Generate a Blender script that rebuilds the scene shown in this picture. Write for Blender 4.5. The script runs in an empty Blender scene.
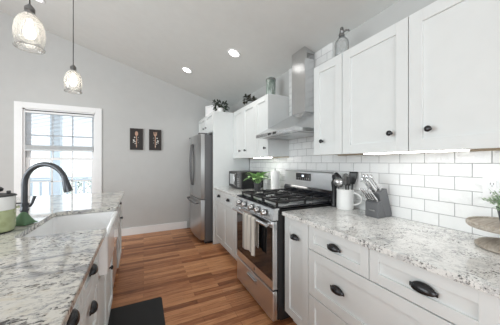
import bpy, bmesh, math, random
from mathutils import Vector, Matrix
random.seed(7)
PI = math.pi
R = math.radians
S = bpy.context.scene
C = S.collection

# ------------------------------------------------------------------ camera
cam_d = bpy.data.cameras.new('camera'); cam = bpy.data.objects.new('camera', cam_d); C.objects.link(cam)
cam_d.sensor_width = 36.0; cam_d.lens = 220.0 / 500 * 36
cam_d.shift_y = -0.32 / 500
cam_d.clip_start = 0.02; cam_d.clip_end = 200
cam.location = (0, 0, 1.3113); cam.rotation_euler = (PI / 2, 0, -0.4505)
S.camera = cam

# ------------------------------------------------------------------ world, exposure
W = bpy.data.worlds.new('world'); S.world = W; W.use_nodes = True
bg = W.node_tree.nodes['Background']
bg.inputs[0].default_value = (0.91, 0.965, 1.0, 1); bg.inputs[1].default_value = 1.95
S.view_settings.view_transform = 'Standard'; S.view_settings.look = 'None'
S.view_settings.exposure = 0.25; S.view_settings.gamma = 1.0
S.view_settings.use_curve_mapping = False
S.cycles.use_denoising = True
try: S.cycles.denoiser = 'OPENIMAGEDENOISE'
except Exception: pass
S.cycles.max_bounces = 10; S.cycles.diffuse_bounces = 6; S.cycles.glossy_bounces = 5
S.cycles.transparent_max_bounces = 24; S.cycles.transmission_bounces = 8
S.cycles.sample_clamp_indirect = 6.0; S.cycles.caustics_reflective = False; S.cycles.caustics_refractive = False

def area(name, loc, rot, sx, sy, watts, col):
    l = bpy.data.lights.new(name, 'AREA'); l.shape = 'RECTANGLE'; l.size = sx; l.size_y = sy; l.energy = watts; l.color = col
    o = bpy.data.objects.new(name, l); C.objects.link(o); o.location = loc; o.rotation_euler = rot; return o
# added unseen fill lights, one behind the viewer and one by the left wall
area('fill_behind', (-0.9, -4.9, 1.6), (PI / 2, 0, 0), 4.8, 2.7, 80, (0.92, 0.98, 1.0))
area('fill_left', (-3.5, 1.2, 1.6), (PI / 2, 0, -PI / 2), 3.6, 2.0, 100, (0.90, 0.975, 1.0))

# ------------------------------------------------------------------ materials
def new_mat(name):
    m = bpy.data.materials.new(name); m.use_nodes = True
    nt = m.node_tree; b = nt.nodes['Principled BSDF']
    return m, nt, b
def N(nt, typ, **kw):
    n = nt.nodes.new(typ)
    for k, v in kw.items():
        if k.startswith('_'): setattr(n, k[1:], v)
        else: n.inputs[k].default_value = v
    return n
def ramp(nt, stops, src):
    r = nt.nodes.new('ShaderNodeValToRGB'); e = r.color_ramp.elements
    while len(e) < len(stops): e.new(0.5)
    for i, (p, c) in enumerate(stops):
        e[i].position = p; e[i].color = (*c, 1) if len(c) == 3 else c
    nt.links.new(src, r.inputs[0]); return r
def mix(nt, blend, fac, a, b):
    m = nt.nodes.new('ShaderNodeMix'); m.data_type = 'RGBA'; m.blend_type = blend
    for sock, v in ((m.inputs[0], fac), (m.inputs[6], a), (m.inputs[7], b)):
        if hasattr(v, 'links') or hasattr(v, 'is_output'): nt.links.new(v, sock)
        elif isinstance(v, (int, float)): sock.default_value = v
        else: sock.default_value = (*v, 1)
    return m.outputs[2]
def coords(nt, scale=(1, 1, 1), loc=(0, 0, 0), rot=(0, 0, 0)):
    t = nt.nodes.new('ShaderNodeTexCoord'); mp = nt.nodes.new('ShaderNodeMapping')
    nt.links.new(t.outputs['Object'], mp.inputs[0])
    mp.inputs['Scale'].default_value = scale; mp.inputs['Location'].default_value = loc; mp.inputs['Rotation'].default_value = rot
    return mp.outputs[0]
def noise(nt, vec, scale, detail=4, rough=0.55, dist=0.0):
    n = N(nt, 'ShaderNodeTexNoise', Scale=scale, Detail=detail, Roughness=rough, Distortion=dist)
    nt.links.new(vec, n.inputs['Vector']); return n.outputs['Fac']
def bump(nt, b, h, strength, dist=0.01):
    n = N(nt, 'ShaderNodeBump', Strength=strength, Distance=dist)
    nt.links.new(h, n.inputs['Height']); nt.links.new(n.outputs[0], b.inputs['Normal'])
def plain(name, col, rough=0.5, metal=0.0, spec=0.5, bumps=None, coat=0.0):
    m, nt, b = new_mat(name)
    v = coords(nt)
    f = noise(nt, v, 9.0, 3)
    r = ramp(nt, [(0.3, tuple(c * 0.985 for c in col)), (0.7, tuple(min(1, c * 1.015) for c in col))], f)
    nt.links.new(r.outputs[0], b.inputs['Base Color'])
    b.inputs['Roughness'].default_value = rough; b.inputs['Metallic'].default_value = metal
    b.inputs['Specular IOR Level'].default_value = spec
    if coat: b.inputs['Coat Weight'].default_value = coat; b.inputs['Coat Roughness'].default_value = 0.05
    if bumps: bump(nt, b, noise(nt, v, bumps[0], 3), bumps[1], 0.002)
    return m
def steel(name, col=(0.58, 0.585, 0.59), rough=0.3, axis=0):
    m, nt, b = new_mat(name)
    sc = [60, 60, 60]; sc[axis] = 1.2
    f = noise(nt, coords(nt, tuple(sc)), 4.0, 3)
    r = ramp(nt, [(0.3, tuple(c * 0.93 for c in col)), (0.7, tuple(c * 1.05 for c in col))], f)
    nt.links.new(r.outputs[0], b.inputs['Base Color']); b.inputs['Metallic'].default_value = 1.0
    rr = nt.nodes.new('ShaderNodeMapRange'); rr.inputs[3].default_value = rough - 0.05; rr.inputs[4].default_value = rough + 0.06
    nt.links.new(f, rr.inputs[0]); nt.links.new(rr.outputs[0], b.inputs['Roughness'])
    bump(nt, b, f, 0.05, 0.001)
    return m
def emit(name, col, strength):
    m = bpy.data.materials.new(name); m.use_nodes = True; nt = m.node_tree; nt.nodes.clear()
    e = N(nt, 'ShaderNodeEmission', Color=(*col, 1), Strength=strength); o = nt.nodes.new('ShaderNodeOutputMaterial')
    nt.links.new(e.outputs[0], o.inputs[0]); return m
def thin_glass(name, tint=(1, 1, 1), rough=0.02, milky=0.0, milk_col=(1, 1, 1), ior=1.45):
    m = bpy.data.materials.new(name); m.use_nodes = True; nt = m.node_tree; nt.nodes.clear()
    o = nt.nodes.new('ShaderNodeOutputMaterial')
    t = N(nt, 'ShaderNodeBsdfTransparent', Color=(*tint, 1)); g = N(nt, 'ShaderNodeBsdfGlossy', Roughness=rough)
    fr = N(nt, 'ShaderNodeFresnel', IOR=ior); mx = nt.nodes.new('ShaderNodeMixShader')
    nt.links.new(fr.outputs[0], mx.inputs[0]); nt.links.new(t.outputs[0], mx.inputs[1]); nt.links.new(g.outputs[0], mx.inputs[2])
    out = mx
    if milky:
        d = N(nt, 'ShaderNodeBsdfTranslucent', Color=(*milk_col, 1)); d2 = N(nt, 'ShaderNodeBsdfDiffuse', Color=(*milk_col, 1))
        a = nt.nodes.new('ShaderNodeMixShader'); a.inputs[0].default_value = 0.5
        nt.links.new(d.outputs[0], a.inputs[1]); nt.links.new(d2.outputs[0], a.inputs[2])
        m2 = nt.nodes.new('ShaderNodeMixShader'); m2.inputs[0].default_value = milky
        nt.links.new(mx.outputs[0], m2.inputs[1]); nt.links.new(a.outputs[0], m2.inputs[2]); out = m2
    nt.links.new(out.outputs[0], o.inputs[0]); return m

def granite(name, base, cloud, dark, brown, warm, streak=(1, 1, 1), rot=0.0, dk=1.0):
    m, nt, b = new_mat(name)
    v = coords(nt, streak, rot=(0, 0, rot)); v2 = coords(nt)
    n1 = noise(nt, v, 7.0, 6, 0.62, 0.8)
    c = ramp(nt, [(0.36, cloud), (0.47, base), (0.60, base), (0.72, warm)], n1).outputs[0]
    n2 = noise(nt, v, 22.0, 6, 0.7, 1.2)                       # grey drifts
    f2 = ramp(nt, [(0.50, (0, 0, 0)), (0.66, (1, 1, 1))], n2).outputs[0]
    c = mix(nt, 'MIX', f2, c, cloud)
    n3 = noise(nt, v, 48.0, 5, 0.7, 0.6)                       # dark flecks, gathered in drifts
    n4 = noise(nt, v, 5.0, 3, 0.6, 0.5)
    add = nt.nodes.new('ShaderNodeMath'); add.operation = 'MULTIPLY_ADD'
    nt.links.new(n4, add.inputs[0]); add.inputs[1].default_value = 0.42; nt.links.new(n3, add.inputs[2])
    f3 = ramp(nt, [(0.80 - 0.02 * dk, (0, 0, 0)), (0.90 - 0.02 * dk, (1, 1, 1))], add.outputs[0]).outputs[0]
    c = mix(nt, 'MIX', f3, c, dark)
    n5 = noise(nt, v, 33.0, 4, 0.65, 0.3)
    f5 = ramp(nt, [(0.63, (0, 0, 0)), (0.72, (0.75, 0.75, 0.75))], n5).outputs[0]
    c = mix(nt, 'MIX', f5, c, brown)
    nt.links.new(c, b.inputs['Base Color']); b.inputs['Roughness'].default_value = 0.05
    b.inputs['Specular IOR Level'].default_value = 0.7
    return m

M = {}
M['white'] = plain('cabinet_white_paint', (0.735, 0.758, 0.758), 0.5, spec=0.3)
M['trimwhite'] = plain('trim_white_paint', (0.84, 0.85, 0.86), 0.4)
M['wall'] = plain('grey_wall_paint', (0.54, 0.545, 0.54), 0.75, spec=0.25, bumps=(160, 0.06))
M['ceiling'] = plain('ceiling_paint', (0.71, 0.725, 0.715), 0.85, spec=0.2, bumps=(140, 0.06))
M['bronze'] = plain('dark_bronze', (0.05, 0.05, 0.053), 0.27, 0.85)
M['black'] = plain('black_plastic', (0.015, 0.015, 0.016), 0.35)
M['iron'] = plain('cast_iron', (0.018, 0.018, 0.019), 0.55, bumps=(220, 0.2))
M['gloss_black'] = plain('black_glass', (0.008, 0.008, 0.009), 0.05, spec=0.8)
M['blue_black'] = plain('black_enamel', (0.012, 0.013, 0.017), 0.12, spec=0.7)
M['steel'] = steel('brushed_steel', (0.77, 0.785, 0.80), axis=1)
M['steel_v'] = steel('brushed_steel_upright', (0.56, 0.565, 0.57), 0.3, axis=2)
M['hood_steel'] = steel('hood_steel', (0.66, 0.665, 0.67), 0.22, axis=2)
M['polished'] = plain('polished_steel', (0.75, 0.75, 0.76), 0.18, 1.0)
M['knob_steel'] = plain('satin_steel', (0.5, 0.5, 0.5), 0.3, 1.0)
M['fridge_side'] = plain('grey_fridge_side', (0.13, 0.13, 0.135), 0.4, 0.3)
M['ceramic'] = plain('white_ceramic', (0.86, 0.86, 0.85), 0.12, coat=0.3)
M['sink'] = plain('fireclay_white', (0.88, 0.885, 0.89), 0.1, coat=0.4)
M['plate'] = plain('outlet_white', (0.85, 0.85, 0.86), 0.3)
M['paper'] = plain('paper_towel', (0.84, 0.84, 0.83), 0.9, bumps=(120, 0.3))
M['rawwood'] = plain('raw_wood_edge', (0.42, 0.34, 0.25), 0.7)
M['leaf'] = plain('green_leaf', (0.27, 0.46, 0.17), 0.4)
M['leaf_pale'] = plain('boxwood_leaf', (0.34, 0.46, 0.29), 0.55)
M['leaf_dark'] = plain('dark_green_leaf', (0.035, 0.055, 0.03), 0.5)
M['leaf_rust'] = plain('dark_dried_leaf', (0.05, 0.05, 0.032), 0.55)
M['pot_dark'] = plain('charcoal_pot', (0.06, 0.06, 0.065), 0.5)
M['pot_grey'] = plain('grey_pot', (0.35, 0.36, 0.36), 0.5)
M['soil'] = plain('potting_soil', (0.03, 0.022, 0.016), 0.95)
M['gunmetal'] = plain('gunmetal_finish', (0.085, 0.09, 0.10), 0.3, 0.7)
M['block'] = plain('knife_block_grey', (0.125, 0.128, 0.135), 0.5)
M['green_cloth'] = plain('green_cloth', (0.12, 0.215, 0.12), 0.8, bumps=(90, 0.4))
M['mat_rubber'] = plain('black_mat', (0.014, 0.014, 0.015), 0.75, bumps=(300, 0.5))
M['tin'] = plain('tarnished_pewter', (0.22, 0.22, 0.22), 0.35, 0.9)
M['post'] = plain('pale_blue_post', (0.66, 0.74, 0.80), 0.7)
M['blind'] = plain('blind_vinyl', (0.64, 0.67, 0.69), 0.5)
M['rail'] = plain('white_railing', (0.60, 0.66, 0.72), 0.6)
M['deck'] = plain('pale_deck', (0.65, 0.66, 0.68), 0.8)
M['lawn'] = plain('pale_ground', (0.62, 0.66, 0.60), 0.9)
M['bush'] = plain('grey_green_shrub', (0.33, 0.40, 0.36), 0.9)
M['copper'] = plain('copper_utensil', (0.50, 0.31, 0.22), 0.5, 0.1)
M['picture_ground'] = plain('charcoal_picture_ground', (0.035, 0.030, 0.030), 0.8)
M['picture_frame'] = plain('dark_wood_frame', (0.045, 0.035, 0.030), 0.6)
M['picture_white'] = plain('white_blossom_paint', (0.75, 0.73, 0.70), 0.7)
M['led'] = emit('led_diffuser', (1.0, 0.98, 0.95), 9.5)
M['led_far'] = emit('led_diffuser_bright', (1.0, 0.98, 0.95), 13.0)
M['can'] = emit('recessed_lens', (1.0, 0.98, 0.95), 9.0)
M['bulb'] = emit('bulb_glow', (1.0, 0.93, 0.82), 9.0)
M['display'] = emit('oven_display', (0.75, 0.85, 1.0), 1.6)
M['pane'] = thin_glass('window_glass', (0.97, 0.985, 1.0))
M['shade'] = thin_glass('pendant_glass', (0.96, 0.96, 0.95), 0.03, 0.20, (0.97, 0.96, 0.94), 1.45)
M['siphon'] = thin_glass('siphon_glass', (0.95, 0.96, 0.96), 0.03, 0.28, (0.8, 0.82, 0.82), 1.4)
M['slat'] = thin_glass('blind_slat', (0.97, 0.985, 1.0), 0.4, 0.8, (0.93, 0.95, 0.97), 1.1)

# green glass jar with frosted pattern
m, nt, b = new_mat('mottled_green_glass'); v = coords(nt, (1, 1, 0.5))
r = ramp(nt, [(0.35, (0.10, 0.14, 0.12)), (0.5, (0.24, 0.29, 0.26)), (0.66, (0.42, 0.46, 0.43))], noise(nt, v, 26, 4))
nt.links.new(r.outputs[0], b.inputs['Base Color']); b.inputs['Roughness'].default_value = 0.2; M['jar'] = m

# slow cooker shell: pale green print
m, nt, b = new_mat('pale_green_print'); v = coords(nt)
vo = N(nt, 'ShaderNodeTexVoronoi', Scale=26.0); nt.links.new(v, vo.inputs['Vector'])
f = ramp(nt, [(0.16, (0.60, 0.62, 0.46)), (0.3, (0.33, 0.37, 0.20)), (0.62, (0.42, 0.47, 0.27))], vo.outputs['Distance'])
nt.links.new(f.outputs[0], b.inputs['Base Color']); b.inputs['Roughness'].default_value = 0.3; M['cooker_green'] = m

# towel: off-white weave with grey stripes
m, nt, b = new_mat('striped_linen'); v = coords(nt)
w = N(nt, 'ShaderNodeTexWave', Scale=4.2, Distortion=0.0); w.bands_direction = 'X'; nt.links.new(v, w.inputs['Vector'])
f = ramp(nt, [(0.0, (0.62, 0.58, 0.52)), (0.62, (0.62, 0.58, 0.52)), (0.92, (0.36, 0.335, 0.31))], w.outputs['Fac'])
nt.links.new(f.outputs[0], b.inputs['Base Color']); b.inputs['Roughness'].default_value = 0.95
bump(nt, b, noise(nt, v, 300, 2), 0.4, 0.001); M['towel'] = m

# weathered wood for cake stand
m, nt, b = new_mat('weathered_wood'); v = coords(nt, (2, 22, 22))
f = ramp(nt, [(0.3, (0.30, 0.25, 0.20)), (0.55, (0.46, 0.41, 0.35)), (0.75, (0.58, 0.54, 0.48))], noise(nt, v, 3.0, 5, 0.6, 0.6))
nt.links.new(f.outputs[0], b.inputs['Base Color']); b.inputs['Roughness'].default_value = 0.7; M['oldwood'] = m

M['granite'] = granite('white_granite', (0.82, 0.82, 0.80), (0.55, 0.555, 0.555), (0.045, 0.043, 0.045), (0.44, 0.40, 0.36), (0.84, 0.835, 0.81), (2.1, 2.1, 2.1), 0.0, 2.0)
M['granite_island'] = granite('streaked_granite', (0.70, 0.68, 0.63), (0.32, 0.32, 0.33), (0.06, 0.055, 0.055), (0.32, 0.26, 0.18), (0.66, 0.61, 0.51), (0.85, 1.35, 1), 0.35, 1.9)

# wood floor, planks running across the room (along X)
m, nt, b = new_mat('brown_laminate_planks'); v = coords(nt)
br = N(nt, 'ShaderNodeTexBrick', Scale=1.0); br.offset = 0.37; br.squash = 1.0
br.inputs['Color1'].default_value = (0, 0, 0, 1); br.inputs['Color2'].default_value = (1, 1, 1, 1); br.inputs['Mortar'].default_value = (0.5, 0.5, 0.5, 1)
br.inputs['Brick Width'].default_value = 0.72; br.inputs['Row Height'].default_value = 0.064; br.inputs['Mortar Size'].default_value = 0.0009; br.inputs['Mortar Smooth'].default_value = 0.1
nt.links.new(v, br.inputs['Vector'])
g1 = noise(nt, coords(nt, (1.3, 16, 1)), 3.2, 6, 0.65, 0.7)
g2 = noise(nt, coords(nt, (3.0, 70, 1)), 3.0, 3, 0.6)
a1 = nt.nodes.new('ShaderNodeMath'); a1.operation = 'MULTIPLY_ADD'; nt.links.new(br.outputs['Color'], a1.inputs[0]); a1.inputs[1].default_value = 0.42
g1s = nt.nodes.new('ShaderNodeMath'); g1s.operation = 'MULTIPLY'; nt.links.new(g1, g1s.inputs[0]); g1s.inputs[1].default_value = 0.62; nt.links.new(g1s.outputs[0], a1.inputs[2])
a2 = nt.nodes.new('ShaderNodeMath'); a2.operation = 'MULTIPLY_ADD'; nt.links.new(g2, a2.inputs[0]); a2.inputs[1].default_value = 0.25; nt.links.new(a1.outputs[0], a2.inputs[2])
f = ramp(nt, [(0.38, (0.165, 0.057, 0.024)), (0.55, (0.33, 0.128, 0.054)), (0.72, (0.52, 0.235, 0.108)), (0.90, (0.68, 0.35, 0.17))], a2.outputs[0]).outputs[0]
f = mix(nt, 'MIX', br.outputs['Fac'], f, (0.07, 0.03, 0.015))
nt.links.new(f, b.inputs['Base Color']); b.inputs['Roughness'].default_value = 0.36
b.inputs['Specular IOR Level'].default_value = 0.3
bump(nt, b, g2, 0.05, 0.001); M['floor'] = m

# subway tile: brick pattern laid out in (Y, Z) of the wall
m, nt, b = new_mat('white_subway_tile')
tc = nt.nodes.new('ShaderNodeTexCoord'); sp = nt.nodes.new('ShaderNodeSeparateXYZ'); cb = nt.nodes.new('ShaderNodeCombineXYZ')
nt.links.new(tc.outputs['Object'], sp.inputs[0]); nt.links.new(sp.outputs[1], cb.inputs[0]); nt.links.new(sp.outputs[2], cb.inputs[1])
mp = nt.nodes.new('ShaderNodeMapping'); mp.inputs['Location'].default_value = (-0.947 + 0.1537 * 20, -0.914 + 0.0782 * 20, 0)
nt.links.new(cb.outputs[0], mp.inputs[0])
br = N(nt, 'ShaderNodeTexBrick', Scale=1.0); br.offset = 0.5
br.inputs['Color1'].default_value = (0.80, 0.81, 0.81, 1); br.inputs['Color2'].default_value = (0.86, 0.865, 0.865, 1); br.inputs['Mortar'].default_value = (0.40, 0.40, 0.41, 1)
br.inputs['Brick Width'].default_value = 0.1537; br.inputs['Row Height'].default_value = 0.0782
br.inputs['Mortar Size'].default_value = 0.0021; br.inputs['Mortar Smooth'].default_value = 0.2
nt.links.new(mp.outputs[0], br.inputs['Vector'])
nt.links.new(br.outputs['Color'], b.inputs['Base Color'])
rr = nt.nodes.new('ShaderNodeMapRange'); rr.inputs[3].default_value = 0.1; rr.inputs[4].default_value = 0.8
nt.links.new(br.outputs['Fac'], rr.inputs[0]); nt.links.new(rr.outputs[0], b.inputs['Roughness'])
wv = noise(nt, coords(nt), 17.0, 3, 0.5)
sb = nt.nodes.new('ShaderNodeMath'); sb.operation = 'MULTIPLY_ADD'; nt.links.new(br.outputs['Fac'], sb.inputs[0]); sb.inputs[1].default_value = -0.35; nt.links.new(wv, sb.inputs[2])
bump(nt, b, sb.outputs[0], 0.8, 0.008); M['tile'] = m

# ------------------------------------------------------------------ mesh helpers
class MB:
    def __init__(s): s.bm = bmesh.new()
    def _new(s, fn):
        before = set(s.bm.verts); fn(); return [v for v in s.bm.verts if v not in before]
    def box(s, x0, x1, y0, y1, z0, z1, bev=0.0, seg=2):
        r = bmesh.ops.create_cube(s.bm, size=1.0); vs = r['verts']
        for v in vs:
            v.co = Vector(((x0 + x1) / 2 + v.co.x * abs(x1 - x0), (y0 + y1) / 2 + v.co.y * abs(y1 - y0), (z0 + z1) / 2 + v.co.z * abs(z1 - z0)))
        if bev > 0:
            es = list({e for v in vs for e in v.link_edges})
            bmesh.ops.bevel(s.bm, geom=es, offset=bev, segments=seg, profile=0.5, affect='EDGES')
        return s
    def prism(s, pts, z0, z1, bev=0.0, plane='XY'):
        def mk(p, h):
            if plane == 'XY': return (p[0], p[1], h)
            if plane == 'YZ': return (h, p[0], p[1])
            return (p[0], h, p[1])
        a = [s.bm.verts.new(mk(p, z0)) for p in pts]; t = [s.bm.verts.new(mk(p, z1)) for p in pts]; n = len(pts)
        fs = [s.bm.faces.new(a[::-1]), s.bm.faces.new(t)]
        for i in range(n): fs.append(s.bm.faces.new((a[i], a[(i + 1) % n], t[(i + 1) % n], t[i])))
        if bev > 0:
            es = list({e for f in fs[:2] for e in f.edges})
            bmesh.ops.bevel(s.bm, geom=es, offset=bev, segments=2, profile=0.5, affect='EDGES')
        return s
    def lathe(s, prof, cx=0, cy=0, seg=32, close=True, mat=None):
        rings = []
        for r, z in prof:
            if r < 1e-6: ring = [s.bm.verts.new((cx, cy, z))]
            else: ring = [s.bm.verts.new((cx + r * math.cos(2 * PI * k / seg), cy + r * math.sin(2 * PI * k / seg), z)) for k in range(seg)]
            if mat is not None:
                for v in ring: v.co = mat @ v.co
            rings.append(ring)
        for a, b in zip(rings, rings[1:]):
            for k in range(seg):
                k2 = (k + 1) % seg
                if len(a) == 1 and len(b) == 1: continue
                if len(a) == 1: s.bm.faces.new((a[0], b[k2], b[k]))
                elif len(b) == 1: s.bm.faces.new((a[k], a[k2], b[0]))
                else: s.bm.faces.new((a[k], a[k2], b[k2], b[k]))
        return s
    def tube(s, path, rad, seg=12, caps=True):
        path = [Vector(p) for p in path]; n = len(path)
        rads = rad if isinstance(rad, (list, tuple)) else [rad] * n
        up = None; rings = []
        for i, p in enumerate(path):
            t = (path[min(i + 1, n - 1)] - path[max(i - 1, 0)]).normalized()
            if up is None:
                up = Vector((0, 0, 1)) if abs(t.z) < 0.9 else Vector((1, 0, 0))
            side = t.cross(up).normalized(); up = side.cross(t).normalized()
            rings.append([s.bm.verts.new(p + (side * math.cos(2 * PI * k / seg) + up * math.sin(2 * PI * k / seg)) * rads[i]) for k in range(seg)])
        for a, b in zip(rings, rings[1:]):
            for k in range(seg): s.bm.faces.new((a[k], a[(k + 1) % seg], b[(k + 1) % seg], b[k]))
        if caps: s.bm.faces.new(rings[0][::-1]); s.bm.faces.new(rings[-1])
        return s
    def grid(s, fn, nu, nv):
        g = [[s.bm.verts.new(fn(i / nu, j / nv)) for j in range(nv + 1)] for i in range(nu + 1)]
        for i in range(nu):
            for j in range(nv): s.bm.faces.new((g[i][j], g[i + 1][j], g[i + 1][j + 1], g[i][j + 1]))
        return s
    def shaker(s, x0, x1, z0, z1, y=0.0, t=0.02, stile=0.062, rec=0.0115):
        """a framed door or drawer front with a recessed flat panel; its face looks towards -y at y - t"""
        yf = y - t
        s.box(x0, x0 + stile, yf, y, z0, z1, 0.0012, 1); s.box(x1 - stile, x1, yf, y, z0, z1, 0.0012, 1)
        s.box(x0 + stile, x1 - stile, yf, y, z0, z0 + stile, 0.0012, 1); s.box(x0 + stile, x1 - stile, yf, y, z1 - stile, z1, 0.0012, 1)
        s.box(x0 + stile - 0.004, x1 - stile + 0.004, yf + rec, y, z0 + stile - 0.004, z1 - stile + 0.004)
        return s
    def build(s, name, mat, parent=None, smooth=False, solid=0.0):
        bmesh.ops.recalc_face_normals(s.bm, faces=s.bm.faces)
        me = bpy.data.meshes.new(name); s.bm.to_mesh(me); s.bm.free()
        o = bpy.data.objects.new(name, me); C.objects.link(o)
        me.materials.append(M[mat] if isinstance(mat, str) else mat)
        if smooth:
            for p in me.polygons: p.use_smooth = True
            md = o.modifiers.new('edges', 'EDGE_SPLIT'); md.split_angle = R(40)
        if solid:
            md = o.modifiers.new('thickness', 'SOLIDIFY'); md.thickness = solid; md.offset = 0
        if parent is not None: o.parent = parent
        return o
def tag(o, label=None, cat=None, group=None, kind=None):
    if label: o['label'] = label
    if cat: o['category'] = cat
    if group: o['group'] = group
    if kind: o['kind'] = kind
    return o
def thing(name, label, cat, loc=(0, 0, 0), rz=0.0, group=None):
    o = bpy.data.objects.new(name, None); C.objects.link(o); o.empty_display_size = 0.05
    o.location = loc; o.rotation_euler = (0, 0, rz)
    return tag(o, label, cat, group)
def struct(o): o['kind'] = 'structure'; return o
def copy_tree(o, parent=None):
    c = o.copy(); C.objects.link(c)
    if parent is not None: c.parent = parent
    for ch in [x for x in bpy.data.objects if x.parent == o]: copy_tree(ch, c)
    return c
def arc(cx, cz, r, a0, a1, n):
    return [(cx + r * math.cos(R(a0 + (a1 - a0) * i / n)), cz + r * math.sin(R(a0 + (a1 - a0) * i / n))) for i in range(n + 1)]

# ------------------------------------------------------------------ room shell
XW = 1.65; YB = 4.50; YF = -5.0; XL = -3.6
def zc(x): return 2.475 + 0.297 * (1.65 - x)
struct(MB().box(XL - 0.1, XW + 0.1, YF, YB + 0.12, -0.1, 0.0).build('floor', 'floor'))
struct(MB().box(XW + 0.004, XW + 0.12, YF, YB + 0.12, 0.0, 2.52).build('wall_right', 'wall'))
# tiled fields on the right wall (a thin layer of tile: over the worktops and up behind the hood)
tl = MB().prism([(0.26 - 0.9, 0.90), (3.412, 0.90), (3.412, 1.385), (2.275, 1.385), (2.275, 2.474), (1.575, 2.474), (1.575, 1.385), (0.26 - 0.9, 1.385)], XW - 0.006, XW + 0.004, plane='YZ')
struct(tl.build('trim_tile_backsplash', 'tile'))
# ceiling slab, sloped
b_ = MB(); b_.prism([(XW + 0.12, zc(XW + 0.12)), (XW + 0.12, zc(XW + 0.12) + 0.12), (XL - 0.1, zc(XL - 0.1) + 0.12), (XL - 0.1, zc(XL - 0.1))], YF, YB + 0.12, plane='XZ')
struct(b_.build('ceiling', 'ceiling'))
# back wall with the window opening
wx0, wx1, wz0, wz1 = -1.645, -0.738, 0.62, 2.135
b_ = MB()
b_.prism([(XL, 0), (wx0, 0), (wx0, zc(wx0) + 0.02), (XL, zc(XL) + 0.02)], YB, YB + 0.12, plane='XZ')
b_.prism([(wx1, 0), (XW + 0.004, 0), (XW + 0.004, zc(XW) + 0.02), (wx1, zc(wx1) + 0.02)], YB, YB + 0.12, plane='XZ')
b_.prism([(wx0, 0), (wx1, 0), (wx1, wz0), (wx0, wz0)], YB, YB + 0.12, plane='XZ')
b_.prism([(wx0, wz1), (wx1, wz1), (wx1, zc(wx1) + 0.02), (wx0, zc(wx0) + 0.02)], YB, YB + 0.12, plane='XZ')
struct(b_.build('wall_back', 'wall'))
b_ = MB(); b_.box(XL - 0.1, XL, YF, YB + 0.12, 0, 4.2); struct(b_.build('wall_left', 'wall'))
struct(MB().box(XL, 0.78, YB - 0.014, YB, 0.0, 0.135, 0.004).build('baseboard_back', 'trimwhite'))

# ------------------------------------------------------------------ window
w = thing('window_1', None, None, ((wx0 + wx1) / 2, YB, wz0)); struct(w)
hw = (wx1 - wx0) / 2; hh = wz1 - wz0
b_ = MB()
b_.box(-hw - 0.095, -hw, -0.02, 0.0, -0.02, hh + 0.09, 0.003); b_.box(hw, hw + 0.095, -0.02, 0.0, -0.02, hh + 0.09, 0.003)
b_.box(-hw, hw, -0.02, 0.0, hh, hh + 0.09, 0.003)
b_.box(-hw, -hw + 0.02, 0.0, 0.12, 0, hh); b_.box(hw - 0.02, hw, 0.0, 0.12, 0, hh); b_.box(-hw, hw, 0.0, 0.12, hh - 0.02, hh)
b_.build('window_frame', 'trimwhite', w)
MB().box(-hw - 0.11, hw + 0.11, -0.05, 0.12, -0.04, 0.0, 0.004).build('window_sill', 'trimwhite', w)
def sash(z0, z1, y, name):
    b = MB(); s = 0.04
    b.box(-hw + 0.02, -hw + 0.02 + s, y, y + 0.03, z0, z1); b.box(hw - 0.02 - s, hw - 0.02, y, y + 0.03, z0, z1)
    b.box(-hw + 0.02 + s, hw - 0.02 - s, y, y + 0.03, z0, z0 + s); b.box(-hw + 0.02 + s, hw - 0.02 - s, y, y + 0.03, z1 - s, z1)
    for k in (-1, 1): b.box(k * 0.128 - 0.009, k * 0.128 + 0.009, y + 0.008, y + 0.022, z0 + s, z1 - s)
    zm = (z0 + z1) / 2; b.box(-hw + 0.02 + s, hw - 0.02 - s, y + 0.008, y + 0.022, zm - 0.009, zm + 0.009)
    o = b.build(name, 'trimwhite', w)
    MB().box(-hw + 0.05, hw - 0.05, y + 0.013, y + 0.017, z0 + 0.03, z1 - 0.03).build('pane', 'pane', o)
sash(0.725, hh - 0.02, 0.075, 'sash'); sash(0.0, 0.765, 0.04, 'sash')
# blind
bl = thing('window_blind', 'white slatted blind half raised in the window beside the kitchen island', 'blind', ((wx0 + wx1) / 2, YB + 0.012, wz0))
MB().box(-hw + 0.022, hw - 0.022, -0.02, 0.022, hh - 0.034, hh - 0.0205, 0.002).build('mounting_bar', 'bronze', bl)
MB().box(-hw + 0.024, hw - 0.024, -0.02, 0.022, hh - 0.064, hh - 0.035, 0.003).build('headrail', 'trimwhite', bl)
b_ = MB(); z = hh - 0.074; zb_ = 0.965
while z > zb_:
    b_.prism([(-0.019, z + 0.0035), (0.019, z - 0.0035), (0.019, z - 0.0027), (-0.019, z + 0.0043)], -hw + 0.026, hw - 0.026, plane='YZ'); z -= 0.0215
b_.build('slats', 'slat', bl)
b_ = MB()
for k in range(12): b_.box(-hw + 0.026, hw - 0.026, -0.019, 0.019, 0.895 + k * 0.0052, 0.8985 + k * 0.0052)
b_.build('stacked_slats', 'blind', bl)
MB().box(-hw + 0.025, hw - 0.025, -0.02, 0.02, 0.866, 0.893, 0.003).build('bottom_rail', 'blind', bl)
for x in (-0.33, 0.33): MB().tube([(x, -0.021, hh - 0.03), (x, -0.021, 0.89)], 0.0012, 6).build('lift_cord', 'trimwhite', bl)

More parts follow.
